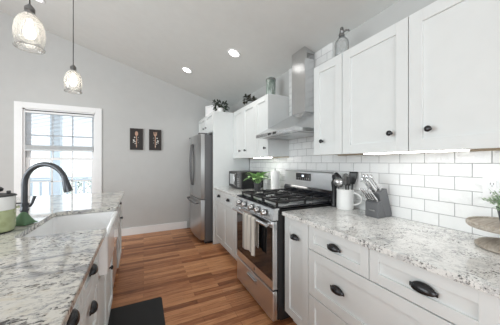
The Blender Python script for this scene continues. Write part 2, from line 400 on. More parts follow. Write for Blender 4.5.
# ------------------------------------------------------------------ outside the window
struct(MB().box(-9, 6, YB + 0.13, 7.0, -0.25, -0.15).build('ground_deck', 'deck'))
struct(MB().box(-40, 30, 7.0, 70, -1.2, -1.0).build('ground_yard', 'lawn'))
rl = thing('deck_railing', 'pale deck railing with upright balusters seen through the window', 'railing', (-2.0, 6.8, -0.15))
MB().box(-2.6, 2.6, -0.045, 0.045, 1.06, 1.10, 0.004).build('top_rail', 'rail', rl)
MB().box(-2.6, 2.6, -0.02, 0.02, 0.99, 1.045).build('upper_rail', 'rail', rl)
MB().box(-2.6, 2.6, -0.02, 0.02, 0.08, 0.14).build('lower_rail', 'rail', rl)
b0 = None
for k in range(31):
    x = -2.5 + k * 0.166
    if b0 is None: b0 = MB().box(-0.019, 0.019, -0.019, 0.019, 0.12, 1.0).build('baluster', 'rail', rl); o = b0
    else: o = b0.copy(); C.objects.link(o); o.parent = rl
    o.location = (x, 0, 0)
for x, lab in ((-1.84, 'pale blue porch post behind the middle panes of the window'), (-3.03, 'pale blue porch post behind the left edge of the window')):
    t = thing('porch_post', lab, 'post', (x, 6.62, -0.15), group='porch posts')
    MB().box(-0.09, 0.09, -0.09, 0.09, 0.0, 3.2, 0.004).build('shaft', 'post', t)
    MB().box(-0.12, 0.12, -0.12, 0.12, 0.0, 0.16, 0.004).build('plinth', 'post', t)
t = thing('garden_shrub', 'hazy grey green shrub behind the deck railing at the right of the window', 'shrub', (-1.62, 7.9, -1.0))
b_ = MB()
for k in range(420):
    th = random.uniform(0, 2 * PI); ph = random.uniform(0.15, 1.0); r_ = 0.42 * (0.7 + 0.3 * random.random())
    p = Vector((r_ * math.cos(th) * math.sin(ph * PI / 1.2), r_ * math.sin(th) * math.sin(ph * PI / 1.2), 1.25 + 0.62 * math.cos(ph * PI / 1.2)))
    d = Vector((random.uniform(-1, 1), random.uniform(-1, 1), random.uniform(-0.3, 1))).normalized() * 0.09; s_ = d.cross(Vector((0.3, 0.2, 1))).normalized() * 0.03
    vs = [b_.bm.verts.new(q) for q in (p, p + d * 0.5 + s_, p + d, p + d * 0.5 - s_)]; b_.bm.faces.new(vs)
b_.build('foliage', 'bush', t)
b_ = MB()
for k in range(5): b_.tube([(0.03 * k - 0.06, 0, 0), (0.09 * k - 0.18, 0.02 * k, 1.3)], [0.02, 0.01], 6)
b_.build('stems', 'bush', t)

# ------------------------------------------------------------------ hardware
def cup_pull_mesh():
    b = MB(); a, h, d = 0.046, 0.029, 0.024
    def fn(u, v):
        ph = PI * u; th = R(105) * v
        return (a * math.cos(ph), -d * math.sin(ph) * math.sin(th) if v < 1 else -d * math.sin(ph) * math.sin(th), h * math.sin(ph) * math.cos(th) - 0.008)
    b.grid(fn, 20, 10); b.box(-0.05, 0.05, -0.003, 0.0, -0.012, -0.006); b.box(-0.05, -0.042, -0.004, 0.0, -0.012, 0.004, 0.001, 1); b.box(0.042, 0.05, -0.004, 0.0, -0.012, 0.004, 0.001, 1)
    return b
_cup = cup_pull_mesh().build('cup_pull', 'bronze', None, True, 0.003); _cup_me = _cup.data; C.objects.unlink(_cup); bpy.data.objects.remove(_cup)
def cup_pull(parent, x, y, z):
    o = bpy.data.objects.new('cup_pull', _cup_me); C.objects.link(o); o.parent = parent; o.location = (x, y, z)
    md = o.modifiers.new('thickness', 'SOLIDIFY'); md.thickness = 0.003; md.offset = 0
    return o
_kn = MB().lathe([(0, 0), (0.009, 0), (0.0075, 0.004), (0.006, 0.012), (0.0085, 0.016), (0.0155, 0.019), (0.0165, 0.023), (0.0145, 0.028), (0.008, 0.031), (0, 0.0315)], seg=24, mat=Matrix.Rotation(PI / 2, 4, 'X')).build('knob', 'bronze', None, True)
_kn_me = _kn.data; C.objects.unlink(_kn); bpy.data.objects.remove(_kn)
def knob(parent, x, y, z):
    o = bpy.data.objects.new('knob', _kn_me); C.objects.link(o); o.parent = parent; o.location = (x, y, z); return o

# ------------------------------------------------------------------ cabinets.  local: x along the width, face at y=0 looking to -y
G = 0.0022
def front(parent, name, x0, x1, z0, z1, stile=0.062):
    return MB().shaker(x0 + G, x1 - G, z0 + G, z1 - G, 0.0, 0.02, stile).build(name, 'white', parent)
def base_cab(label, loc, rz, w, fronts, group, depth=0.60):
    t = thing('base_cabinet', label, 'cabinet', loc, rz, group)
    b = MB(); b.box(0, w, 0.001, depth, 0.10, 0.882)
    b.build('body', 'white', t)
    MB().box(0, w, 0.065, 0.085, 0.0, 0.10).build('toe_kick', 'white', t)
    for f in fronts:
        nm, x0, x1, z0, z1, hand = f
        d = front(t, nm, x0, x1, z0, z1, 0.05 if (z1 - z0) < 0.2 else 0.062)
        for hk in hand:
            if hk[0] == 'cup': cup_pull(d, hk[1], -0.0205, hk[2])
            else: knob(d, hk[1], -0.0205, hk[2])
    return t
XF = 1.05          # cabinet box face; door fronts stand at 1.03
RR = -PI / 2
GB = 'white base cabinets along the tiled wall'
base_cab('narrow white base cabinet with one tall door, just right of the range', (XF, 1.485, 0), RR, 0.283,
         [('door', 0, 0.283, 0.105, 0.878, [('cup', 0.135, 0.745)])], GB)
base_cab('wide white drawer base with black cup pulls, nearest on the right side', (XF, 1.201, 0), RR, 0.916,
         [('drawer', 0, 0.458, 0.713, 0.878, [('cup', 0.229, 0.797)]), ('drawer', 0.458, 0.916, 0.713, 0.878, [('cup', 0.700, 0.797)]),
          ('drawer', 0, 0.916, 0.403, 0.711, [('cup', 0.255, 0.557), ('cup', 0.66, 0.557)]), ('drawer', 0, 0.916, 0.105, 0.401, [('cup', 0.255, 0.255), ('cup', 0.66, 0.255)])], GB)
base_cab('narrow white base cabinet with one drawer, just left of the range', (XF, 2.606, 0), RR, 0.346 - 0.012,
         [('drawer', 0, 0.334, 0.713, 0.878, [('cup', 0.17, 0.797)]), ('door', 0, 0.334, 0.105, 0.711, [])], GB)
base_cab('white base cabinet with two drawers and two doors, beside the refrigerator panel', (XF, 3.412, 0), RR, 0.803,
         [('drawer', 0, 0.4015, 0.713, 0.878, [('cup', 0.2, 0.797)]), ('drawer', 0.4015, 0.803, 0.713, 0.878, [('cup', 0.6, 0.797)]),
          ('door', 0, 0.4015, 0.105, 0.711, []), ('door', 0.4015, 0.803, 0.105, 0.711, [])], GB)

def wall_cab(label, y_hi, w, doors, z0=1.371, z1=2.133, xface=1.357, group='white wall cabinets', raw=None):
    t = thing('wall_cabinet', label, 'cabinet', (xface, y_hi, 0), RR, group)
    dpt = XW - 0.007 - xface
    MB().box(0, w, 0.001, dpt, z0 + 0.012, z1).build('body', 'white', t)
    for q0, q1 in ((0.003, 0.022), (dpt - 0.02, dpt)): MB().box(0.0, w, q0, q1, z0, z0 + 0.0115).build('bottom_rail', 'rawwood', t)
    for x0, x1, kx in doors:
        d = front(t, 'door', x0, x1, z0 - 0.001, z1, 0.066)
        if kx is not None: knob(d, kx, -0.0205, z0 + 0.113)
    return t
wall_cab('narrow white wall cabinet with one door, just right of the range hood', 1.487, 0.304, [(0, 0.304, 0.108)])
wall_cab('white wall cabinet with one wide door, between the narrow one and the nearest one', 1.182, 0.457, [(0, 0.457, 0.363)])
wall_cab('white wall cabinet nearest to the viewer, two doors over the cake stand', 0.7245, 0.916, [(0, 0.458, 0.104), (0.458, 0.916, 0.812)])
wall_cab('narrow white wall cabinet with one door, just left of the range hood', 2.606, 0.335, [(0, 0.335, 0.275)])
wall_cab('white wall cabinet with two doors over the microwave', 3.412, 0.805, [(0, 0.4025, 0.307), (0.4025, 0.805, 0.503)])

# refrigerator surround: tall side panel + over-fridge cabinet
fc = thing('fridge_cabinet', 'white cabinet with two small doors above the refrigerator, with tall side panel', 'cabinet', (1.02, 4.455, 0), RR, 'white wall cabinets')
MB().box(0.0, 1.015, 0.001, 0.615, 1.80, 2.133).build('body', 'white', fc)
MB().box(1.016, 1.040, -0.02, 0.615, 0.0, 2.133, 0.0015, 1).build('side_panel', 'white', fc)
d1 = front(fc, 'door', 0.0, 0.540, 1.81, 2.133, 0.055); knob(d1, 0.47, -0.0205, 1.915)
d2 = front(fc, 'door', 0.540, 1.015, 1.81, 2.133, 0.055); knob(d2, 0.62, -0.0205, 1.915)

# ------------------------------------------------------------------ worktops on the right side
def slab(name, pts, label, mat='granite', seam=None):
    o = MB().prism(pts, 0.884, 0.914, 0.003).build(name, mat); tag(o, label, 'worktop'); return o
XC = 1.003
slab('worktop', [(XC, 0.7405), (XC, -0.55), (1.643, -0.55), (1.643, 0.7405)], 'speckled white granite worktop nearest the viewer, carrying the cake stand')['group'] = 'granite worktops'
slab('worktop', [(XC, 0.7415), (1.643, 0.7415), (1.643, 1.484), (XC, 1.484)], 'speckled white granite worktop right of the range, carrying the knife block')['group'] = 'granite worktops'
slab('worktop', [(XC, 2.262), (1.643, 2.262), (1.643, 3.412), (XC, 3.412)], 'speckled white granite worktop left of the range, carrying the microwave')['group'] = 'granite worktops'

# ------------------------------------------------------------------ refrigerator
fr = thing('refrigerator', 'stainless steel refrigerator with two upper doors and bottom freezer drawer', 'refrigerator', (0.99, 4.425, 0), RR)
FW = 0.93
MB().box(0, FW, -0.105, 0.60, 0.03, 1.76, 0.006).build('body', 'fridge_side', fr)
def curved_door(x0, x1, z0, z1, name):
    def yf(x): 
        q = (x - FW / 2) / (FW / 2); return -0.165 - 0.042 * (1 - q * q)
    n = 14; pts = [(x0, -0.107), (x1, -0.107)] + [(x1 - (x1 - x0) * i / n, yf(x1 - (x1 - x0) * i / n)) for i in range(n + 1)]
    return MB().prism(pts, z0, z1, 0.006).build(name, 'steel_v', fr, True)
dl = curved_door(0.004, FW / 2 - 0.003, 0.72, 1.765, 'door'); dr = curved_door(FW / 2 + 0.003, FW - 0.004, 0.72, 1.765, 'door')
dz = curved_door(0.004, FW - 0.004, 0.06, 0.708, 'freezer_drawer')
def bow_handle(parent, x, z0, z1):
    pts = [(x, -0.20, z0)] + [(x, -0.222 - 0.022 * math.sin(PI * i / 10), z0 + (z1 - z0) * i / 10) for i in range(11)] + [(x, -0.20, z1)]
    MB().tube(pts, 0.012, 10).build('handle', 'fridge_side', parent, True)
bow_handle(dl, FW / 2 - 0.035, 0.92, 1.62); bow_handle(dr, FW / 2 + 0.035, 0.92, 1.62)
MB().tube([(0.12, -0.175, 0.64)] + [(0.12 + 0.69 * i / 10, -0.235 - 0.022 * math.sin(PI * i / 10), 0.64) for i in range(11)] + [(0.81, -0.175, 0.64)], 0.012, 10).build('handle', 'fridge_side', dz, True)
MB().box(0.01, FW - 0.01, -0.10, 0.55, 0.0, 0.03).build('base_grille', 'black', fr)
b_ = MB()
for x in (0.03, FW - 0.09): b_.box(x, x + 0.06, -0.19, -0.05, 1.766, 1.785, 0.004)
b_.build('hinge_cover', 'fridge_side', fr)

# ------------------------------------------------------------------ range (local x 0..0.757 left to right, front at y=0 => X=0.93)
rg = thing('gas_range', 'stainless steel gas range with black oven door and cast iron grates', 'range', (0.93, 2.257, 0), RR)
RW = 0.757
b_ = MB(); b_.box(0, RW, 0.045, 0.70, 0.035, 0.925, 0.002, 1); b_.box(0.03, RW - 0.03, 0.09, 0.68, 0.0, 0.035); b_.build('body', 'black', rg)
dwr = MB().box(0.003, RW - 0.003, 0.0, 0.044, 0.032, 0.268, 0.006).build('drawer', 'steel', rg)
b_ = MB(); b_.box(0.285, 0.475, -0.004, 0.0, 0.186, 0.228, 0.002, 1); b_.tube([(0.292, -0.012, 0.220), (0.468, -0.012, 0.220)], 0.007, 10); b_.build('recessed_handle', 'knob_steel', dwr)
od = MB().box(0.003, RW - 0.003, 0.0, 0.044, 0.282, 0.833, 0.005).build('oven_door', 'steel', rg)
MB().box(0.012, RW - 0.012, -0.004, 0.001, 0.356, 0.782, 0.002, 1).build('door_glass', 'gloss_black', od)
hb = MB(); hb.tube([(0.02, -0.048, 0.808), (RW - 0.02, -0.048, 0.808)], 0.0145, 14)
for x in (0.045, RW - 0.045): hb.box(x - 0.014, x + 0.014, -0.045, 0.0, 0.798, 0.818, 0.003)
hb.build('door_handle', 'polished', od, True)
b_ = MB(); b_.lathe([(0, 0), (0.014, 0), (0.014, 0.002), (0.0115, 0.003), (0, 0.003)], seg=24, mat=Matrix.Translation((0.43, 0, 0.318)) @ Matrix.Rotation(PI / 2, 4, 'X'))
bdg = b_.build('badge', 'knob_steel', od, True)
b_ = MB()
for rr_, x_ in ((0.0105, 0.43),):
    b_.tube([(x_ + rr_ * math.cos(a * PI / 12), -0.0035, 0.318 + rr_ * math.sin(a * PI / 12)) for a in range(25)], 0.0009, 6)
for dx in (-0.0035, 0.0035): b_.tube([(0.43 + dx + 0.0035 * math.cos(a * PI / 8), -0.0035, 0.318 + 0.005 * math.sin(a * PI / 8)) for a in range(2, 15)], 0.0008, 6)
b_.build('badge_script', 'black', bdg)
# sloped control panel
cp = MB().prism([(-0.004, 0.842), (0.05, 0.842), (0.06, 0.938), (0.022, 0.938), (0.010, 0.930)], 0.0, RW, plane='YZ').build('control_panel', 'steel', rg)
for k, x in enumerate((0.075, 0.20, 0.36, 0.485, 0.61)):
    mt = Matrix.Translation((x + 0.02, -0.002, 0.884)) @ Matrix.Rotation(PI / 2 + 0.12, 4, 'X')
    kb = MB(); kb.lathe([(0, 0.0), (0.028, 0.0), (0.028, 0.004), (0.0235, 0.007), (0.021, 0.034), (0.0185, 0.037), (0, 0.0375)], seg=24, mat=mt)
    ko = kb.build('control_knob', 'knob_steel', cp, True)
    b_ = MB(); b_.lathe([(0.0285, -0.002), (0.031, -0.002), (0.031, 0.003), (0.0285, 0.003)], seg=24, mat=mt); b_.build('knob_collar', 'black', ko, True)
ct = MB(); ct.prism([(0.0, 0.938), (0.66, 0.938), (0.66, 0.950), (0.04, 0.950), (0.005, 0.946)], -0.002, RW + 0.002, plane='YZ'); ct.build('cooktop_rim', 'blue_black', rg)
MB().box(0.03, RW - 0.03, 0.07, 0.64, 0.950, 0.953).build('cooktop_tray', 'steel', rg)
for bx, by, br_ in ((0.15, 0.19, 0.045), (0.15, 0.49, 0.036), (RW / 2, 0.34, 0.05), (RW - 0.15, 0.19, 0.05), (RW - 0.15, 0.49, 0.034)):
    MB().lathe([(0, 0.953), (br_ + 0.012, 0.953), (br_ + 0.010, 0.960), (br_, 0.962), (br_, 0.970), (br_ * 0.85, 0.973), (0, 0.974)], bx, by, 24).build('burner', 'iron', rg, True)
for gx0, gx1 in ((0.025, 0.262), (0.268, 0.489), (0.495, RW - 0.025)):
    b = MB(); zt0, zt1 = 0.974, 0.990
    y0, y1 = 0.05, 0.645
    b.box(gx0, gx0 + 0.013, y0, y1, zt0, zt1, 0.002, 1); b.box(gx1 - 0.013, gx1, y0, y1, zt0, zt1, 0.002, 1)
    for y in (y0, (y0 + y1) / 2 - 0.006, y1 - 0.013): b.box(gx0, gx1, y, y + 0.013, zt0, zt1, 0.002, 1)
    cx_ = (gx0 + gx1) / 2
    b.box(cx_ - 0.006, cx_ + 0.006, y0, y0 + 0.10, zt0, zt1, 0.002, 1); b.box(cx_ - 0.006, cx_ + 0.006, y1 - 0.10, y1, zt0, zt1, 0.002, 1); b.box(cx_ - 0.006, cx_ + 0.006, 0.25, 0.44, zt0, zt1, 0.002, 1)
    for y in (0.19, 0.49):
        b.box(gx0, gx0 + 0.075, y - 0.006, y + 0.006, zt0, zt1, 0.002, 1); b.box(gx1 - 0.075, gx1, y - 0.006, y + 0.006, zt0, zt1, 0.002, 1)
    for x in (gx0 + 0.006, gx1 - 0.006):
        for y in (y0 + 0.007, (y0 + y1) / 2, y1 - 0.007): b.box(x - 0.007, x + 0.007, y - 0.008, y + 0.008, 0.951, zt0)
    b.build('grate', 'iron', rg)
bk = MB().prism([(0.655, 0.93), (0.708, 0.93), (0.708, 1.218), (0.662, 1.218), (0.650, 1.205), (0.648, 1.05)], 0.0, RW, plane='YZ').build('backguard', 'steel', rg)
MB().prism([(0.628, 0.952), (0.660, 0.952), (0.660, 1.045), (0.645, 1.045), (0.628, 1.02)], 0.002, RW - 0.002, plane='YZ').build('backguard_vent', 'blue_black', rg)
dp = MB().box(0.215, 0.455, 0.6425, 0.652, 1.112, 1.190, 0.002, 1).build('display_panel', 'gloss_black', bk)
b_ = MB(); b_.box(0.32, 0.352, 0.6415, 0.6427, 1.152, 1.172); b_.build('clock', 'display', dp)
b_ = MB()
for i in range(7):
    for j in range(2): b_.box(0.228 + i * 0.032, 0.242 + i * 0.032, 0.6418, 0.6427, 1.120 + j * 0.014, 1.125 + j * 0.014)
b_.build('buttons', 'knob_steel', dp)
# towel over the oven door handle
tw = thing('dish_towel', 'off white striped dish towel hanging from the oven door handle', 'towel', (0.93 - 0.0, 2.257, 0), RR)
def towel(u, v):
    x = 0.305 + 0.262 * u + 0.006 * math.sin(v * 3)
    L = 0.30 + 0.255 + 0.052; s_ = v * L
    fold = 0.006 * math.sin(u * 17) + 0.004 * math.sin(u * 31 + 1.0)
    if s_ < 0.245: y, z = -0.0300 + 0.15 * fold, 0.808 - (0.245 - s_)
    elif s_ < 0.297:
        a = PI * (s_ - 0.245) / 0.052; y, z = -0.048 + 0.0175 * math.cos(a), 0.808 + 0.0175 * math.sin(a)
    else:
        d = s_ - 0.297; y, z = -0.0655 - fold * min(1, d * 5) - 0.004 * d, 0.808 - d
        z -= 0.010 * math.sin(u * 9) * d * 3; x += (0.5 - u) * 0.02 * min(1, d * 4)
    return (x, y, z)
MB().grid(towel, 36, 60).build('towel_cloth', 'towel', tw, True, 0.003)

# ------------------------------------------------------------------ range hood
hd = thing('range_hood', 'stainless steel chimney range hood above the gas range', 'range hood', (1.19, 2.298, 0), RR)
HW = 0.74; HD = XW - 0.007 - 1.19
MB().box(0, HW, 0, HD, 1.589, 1.626, 0.0015, 1).build('canopy_band', 'hood_steel', hd)
b_ = MB(); bm = b_.bm
lo = [(0.004, 0.004), (HW - 0.004, 0.004), (HW - 0.004, HD), (0.004, HD)]; hi = [(0.268, 0.315), (0.492, 0.315), (0.492, HD), (0.268, HD)]
a = [bm.verts.new((x, y, 1.6265)) for x, y in lo]; t_ = [bm.verts.new((x, y, 1.838)) for x, y in hi]
bm.faces.new(a[::-1]); bm.faces.new(t_)
for i in range(4): bm.faces.new((a[i], a[(i + 1) % 4], t_[(i + 1) % 4], t_[i]))
b_.build('canopy', 'hood_steel', hd)
# chimney cut to the slope of the ceiling
ch = MB(); zt = lambda y: zc(1.19 + y) - 0.002
ch.prism([(0.315, 1.839), (HD, 1.839), (HD, zt(HD)), (0.315, zt(0.315))], 0.268, 0.492, 0.0012, plane='YZ')
chm = ch.build('chimney', 'hood_steel', hd)
b_ = MB()
for k in range(5): b_.box(0.4915, 0.493, 0.34 + 0.0, 0.44, 2.40 + k * 0.012, 2.405 + k * 0.012)
b_.build('vent_slots', 'black', chm)
b_ = MB(); b_.box(0.275, 0.335, -0.002, 0.001, 1.598, 1.617); b_.box(0.375, 0.435, -0.002, 0.001, 1.598, 1.617); b_.build('button_panel', 'gloss_black', hd)
b_ = MB(); b_.box(0.338, 0.372, -0.002, 0.001, 1.599, 1.616); b_.build('hood_display', 'knob_steel', hd)
b_ = MB()
for x0, x1 in ((0.05, 0.365), (0.375, 0.69)): b_.box(x0, x1, 0.07, 0.40, 1.584, 1.590, 0.001, 1)
b_.build('grease_filter', 'knob_steel', hd)

# ------------------------------------------------------------------ island (frame turned about 1.1 degrees)
IA = math.atan2(0.0195, 1.0)
IR = PI / 2 + IA
def isl(e, a, z=0.0):        # e along the island, a away from its aisle edge
    d = Vector((-0.0195, 1)).normalized(); n = Vector((-d.y, d.x)); p = Vector((-0.1685, 0.0)) + d * e + n * a
    return (p.x, p.y, z)
GI = 'white cabinets of the kitchen island'
def icab(label, e0, w, fronts, name='base_cabinet', sink=False):
    t = thing(name, label, 'cabinet', isl(e0, 0.052), IR, GI)
    MB().box(0, w, 0.001, 0.60, 0.10, 0.645 if sink else 0.882).build('body', 'white', t)
    MB().box(0, w, 0.065, 0.085, 0.0, 0.10).build('toe_kick', 'white', t)
    for nm, x0, x1, z0, z1, hand in fronts:
        d = front(t, nm, x0, x1, z0, z1, 0.05 if (z1 - z0) < 0.2 else 0.058)
        for hk in hand:
            (cup_pull if hk[0] == 'cup' else knob)(d, hk[1], -0.0205, hk[2])
    return t
icab('white island drawer base nearest the viewer', 0.47, 0.622, [('drawer', 0, 0.622, 0.713, 0.878, [('cup', 0.19, 0.797), ('cup', 0.437, 0.797)]), ('drawer', 0, 0.622, 0.405, 0.711, [('cup', 0.19, 0.612), ('cup', 0.437, 0.612)]), ('drawer', 0, 0.622, 0.105, 0.403, [('cup', 0.311, 0.30)])])
icab('narrow white island drawer base between the nearest one and the sink', 1.094, 0.404, [('drawer', 0, 0.404, 0.713, 0.878, [('cup', 0.19, 0.797)]), ('drawer', 0, 0.404, 0.405, 0.711, [('cup', 0.19, 0.615)]), ('drawer', 0, 0.404, 0.105, 0.403, [('cup', 0.19, 0.30)])])
icab('white island cabinet under the farmhouse sink, small black knob on its door', 1.50, 0.79, [('door', 0, 0.395, 0.105, 0.642, []), ('door', 0.395, 0.79, 0.105, 0.642, [('knob', 0.455, 0.515)])], sink=True)
icab('white island cabinet at the far end of the island, past the dishwasher', 2.905, 0.505, [('drawer', 0, 0.505, 0.713, 0.878, [('cup', 0.13, 0.825)]), ('door', 0, 0.505, 0.105, 0.711, [('knob', 0.21, 0.63)])])
dw = thing('dishwasher', 'stainless steel dishwasher in the island beyond the sink', 'dishwasher', isl(2.294, 0.052), IR)
MB().box(0.002, 0.605, 0.03, 0.58, 0.02, 0.878).build('tub', 'black', dw)
MB().box(0.004, 0.603, -0.006, 0.029, 0.11, 0.872, 0.003).build('door', 'steel', dw)
MB().tube([(0.06, -0.012, 0.80), (0.54, -0.012, 0.80)], 0.007, 10).build('handle', 'polished', dw, True)
ib = MB().box(0, 2.94, 0.0, 0.02, 0.0, 0.882).build('back_panel', 'white', None)
ib.name = 'island_back_panel'; ib.location = isl(0.47, 0.656); ib.rotation_euler = (0, 0, IR); tag(ib, 'white panel closing the far side of the kitchen island', 'panel')
# island worktop with the sink notch
E0, E1, A1 = 0.45, 3.445, 1.12; n0, n1, na = 1.568, 2.265, 0.425; rc = 0.05
pl = [(E0, 0), (n0 - 0.006, 0), (n0, 0.006)]
pl += [(n0, na - rc)] + [(n0 + rc - rc * math.cos(R(q)), na - rc + rc * math.sin(R(q))) for q in (22, 45, 68)] + [(n0 + rc, na), (n1 - rc * 1.3, na)]
pl += [(n1 - rc * 1.3 + rc * 1.3 * math.sin(R(q)), na - rc * 1.3 + rc * 1.3 * math.cos(R(q))) for q in (22, 45, 68)] + [(n1, na - rc * 1.3), (n1, 0.008), (n1 + 0.008, 0), (E1 - 0.01, 0), (E1, 0.01), (E1, A1), (E0, A1)]
o = MB().prism([isl(e, a)[:2] for e, a in pl][::-1], 0.884, 0.914, 0.004).build('island_worktop', 'granite_island')
tag(o, 'streaked grey and cream granite island worktop with a cut-out for the sink', 'worktop', 'granite worktops')
# farmhouse sink: basin with an apron
sk = thing('farmhouse_sink', 'white farmhouse sink with a deep apron front set in the island', 'sink', isl(1.512, 0.0), IR)
def rrect(x0, x1, y0, y1, r, n=5):
    out = []
    for cx, cy, a0 in ((x1 - r, y1 - r, 0), (x0 + r, y1 - r, 90), (x0 + r, y0 + r, 180), (x1 - r, y0 + r, 270)):
        out += [(cx + r * math.cos(R(a0 + 90 * i / n)), cy + r * math.sin(R(a0 + 90 * i / n))) for i in range(n + 1)]
    return out
b_ = MB(); bm = b_.bm
SX0, SX1, SY0, SY1 = 0.0, 0.775, -0.009, 0.455
loops = [(rrect(SX0, SX1, SY0, SY1, 0.02), 0.66), (rrect(SX0, SX1, SY0, SY1, 0.02), 0.8755), (rrect(SX0 + .005, SX1 - .005, SY0 + .005, SY1 - .005, 0.02), 0.8805),
         (rrect(SX0 + .022, SX1 - .022, SY0 + .022, SY1 - .022, 0.03), 0.8805), (rrect(SX0 + .027, SX1 - .027, SY0 + .027, SY1 - .027, 0.03), 0.876),
         (rrect(SX0 + .032, SX1 - .032, SY0 + .032, SY1 - .032, 0.04), 0.70), (rrect(SX0 + .06, SX1 - .06, SY0 + .06, SY1 - .06, 0.04), 0.68)]
rings = [[bm.verts.new((x, y, z)) for x, y in lp] for lp, z in loops]
for p, q in zip(rings, rings[1:]):
    n = len(p)
    for i in range(n): bm.faces.new((p[i], p[(i + 1) % n], q[(i + 1) % n], q[i]))
bm.faces.new(rings[0][::-1]); bm.faces.new(rings[-1])
b_.build('basin', 'sink', sk, True)
MB().lathe([(0, 0.6805), (0.045, 0.6805), (0.045, 0.684), (0.03, 0.684), (0.022, 0.681), (0, 0.681)], 0.39, 0.22, 24).build('drain', 'polished', sk, True)

# faucet
fa = thing('kitchen_faucet', 'dark bronze gooseneck kitchen faucet behind the sink', 'faucet', (-0.735, 2.03, 0.914), R(-24))
MB().lathe([(0, 0), (0.030, 0), (0.030, 0.008), (0.022, 0.014), (0.020, 0.06), (0.024, 0.065), (0.024, 0.075), (0.020, 0.08), (0.020, 0.098), (0.024, 0.102), (0.024, 0.112), (0.0165, 0.122), (0, 0.122)], seg=28).build('base', 'gunmetal', fa, True)
pth = [(0, 0, 0.12), (0, 0, 0.20), (0, 0, 0.245)] + [(0.138 - 0.138 * math.cos(R(q)), 0, 0.245 + 0.138 * math.sin(R(q))) for q in range(15, 166, 12)]
ex = pth[-1]; dirv = Vector((math.sin(R(165 - 0)) * 1.0, 0, math.cos(R(165))))
MB().tube(pth, 0.0168, 16).build('spout', 'gunmetal', fa, True)
ex = Vector(pth[-1]); dn = Vector((0.26, 0, -0.96)).normalized()
hdp = [ex - dn * 0.008, ex + dn * 0.02, ex + dn * 0.035, ex + dn * 0.095, ex + dn * 0.105]
MB().tube(hdp, [0.0165, 0.0175, 0.020, 0.026, 0.024], 18).build('spray_head', 'gunmetal', fa, True)
MB().tube([(0.0, 0.012, 0.088), (0.006, 0.036, 0.092), (0.010, 0.044, 0.108), (0.020, 0.054, 0.158)], [0.010, 0.009, 0.008, 0.010], 10).build('lever', 'gunmetal', fa, True)

# green cloth lying by the faucet
gc = MB()
def cloth(u, v):
    x = (u - 0.5) * 0.095; y = (v - 0.5) * 0.075
    uu = u ** 0.6; h = max(0.0, math.sin(PI * uu)) ** 0.8 * max(0.0, math.sin(PI * v)) ** 0.8
    return (x, y, 0.004 + 0.074 * h + 0.005 * math.sin(u * 11 + v * 5) * h)
gc.grid(cloth, 24, 20)
g = gc.build('dish_cloth', 'green_cloth', None, True, 0.006); g.location = (-0.680, 1.885, 0.915); g.rotation_euler = (0, 0, R(70))
tag(g, 'crumpled green cloth on the island beside the faucet', 'cloth')

# lidded crock
sc_ = thing('lidded_crock', 'round white crock with pale green patterned base and black lid on the island', 'crock', (-0.752, 1.745, 0.9145), R(20))
MB().lathe([(0, 0.004), (0.066, 0.004), (0.074, 0.010), (0.0785, 0.03), (0.080, 0.122), (0.078, 0.127), (0.05, 0.127), (0, 0.127)], seg=48).build('patterned_base', 'cooker_green', sc_, True)
MB().lathe([(0, 0.0), (0.066, 0.0), (0.067, 0.004), (0, 0.004)], seg=32).build('foot_ring', 'black', sc_, True)
MB().lathe([(0.05, 0.1275), (0.0765, 0.1275), (0.079, 0.131), (0.0795, 0.198), (0.0805, 0.203), (0.06, 0.203), (0, 0.203)], seg=48).build('crock_body', 'ceramic', sc_, True)
ld = MB().lathe([(0.06, 0.2035), (0.083, 0.2035), (0.084, 0.207), (0.076, 0.213), (0.04, 0.219), (0, 0.220)], seg=48).build('lid', 'black', sc_, True)
MB().lathe([(0, 0.220), (0.013, 0.220), (0.012, 0.226), (0.028, 0.232), (0.030, 0.246), (0.020, 0.256), (0, 0.258)], seg=24).build('lid_knob', 'black', ld, True)
MB().box(0.040, 0.058, -0.008, 0.008, 0.217, 0.232, 0.003).build('lid_catch', 'black', ld)
MB().box(0.079, 0.094, -0.022, 0.022, 0.128, 0.138, 0.004).build('side_handle', 'cooker_green', sc_)
MB().box(0.0795, 0.098, -0.020, 0.020, 0.150, 0.156, 0.002).build('side_latch', 'black', sc_)

# ------------------------------------------------------------------ things on the right worktops
ZT = 0.9145
def leaf(b, p, d, length, width, droop, seg=5):
    d = Vector(d).normalized(); side = d.cross(Vector((0, 0, 1)))
    side = side.normalized() if side.length > 1e-3 else Vector((1, 0, 0))
    prev = None; q = Vector(p)
    for i in range(seg + 1):
        t = i / seg; wd = width * math.sin(PI * min(1, 0.06 + t * 0.94)) ** 0.8 * (1 - 0.25 * t)
        if i == seg: wd = 0.0006
        c = q + Vector((0, 0, 0.10 * wd))
        cur = [b.bm.verts.new(q - side * wd), b.bm.verts.new(q - Vector((0, 0, 0.18 * wd))), b.bm.verts.new(q + side * wd)]
        if prev: b.bm.faces.new((prev[0], prev[1], cur[1], cur[0])); b.bm.faces.new((prev[1], prev[2], cur[2], cur[1]))
        prev = cur; d = (d + Vector((0, 0, -droop / seg))).normalized(); q = q + d * (length / seg)

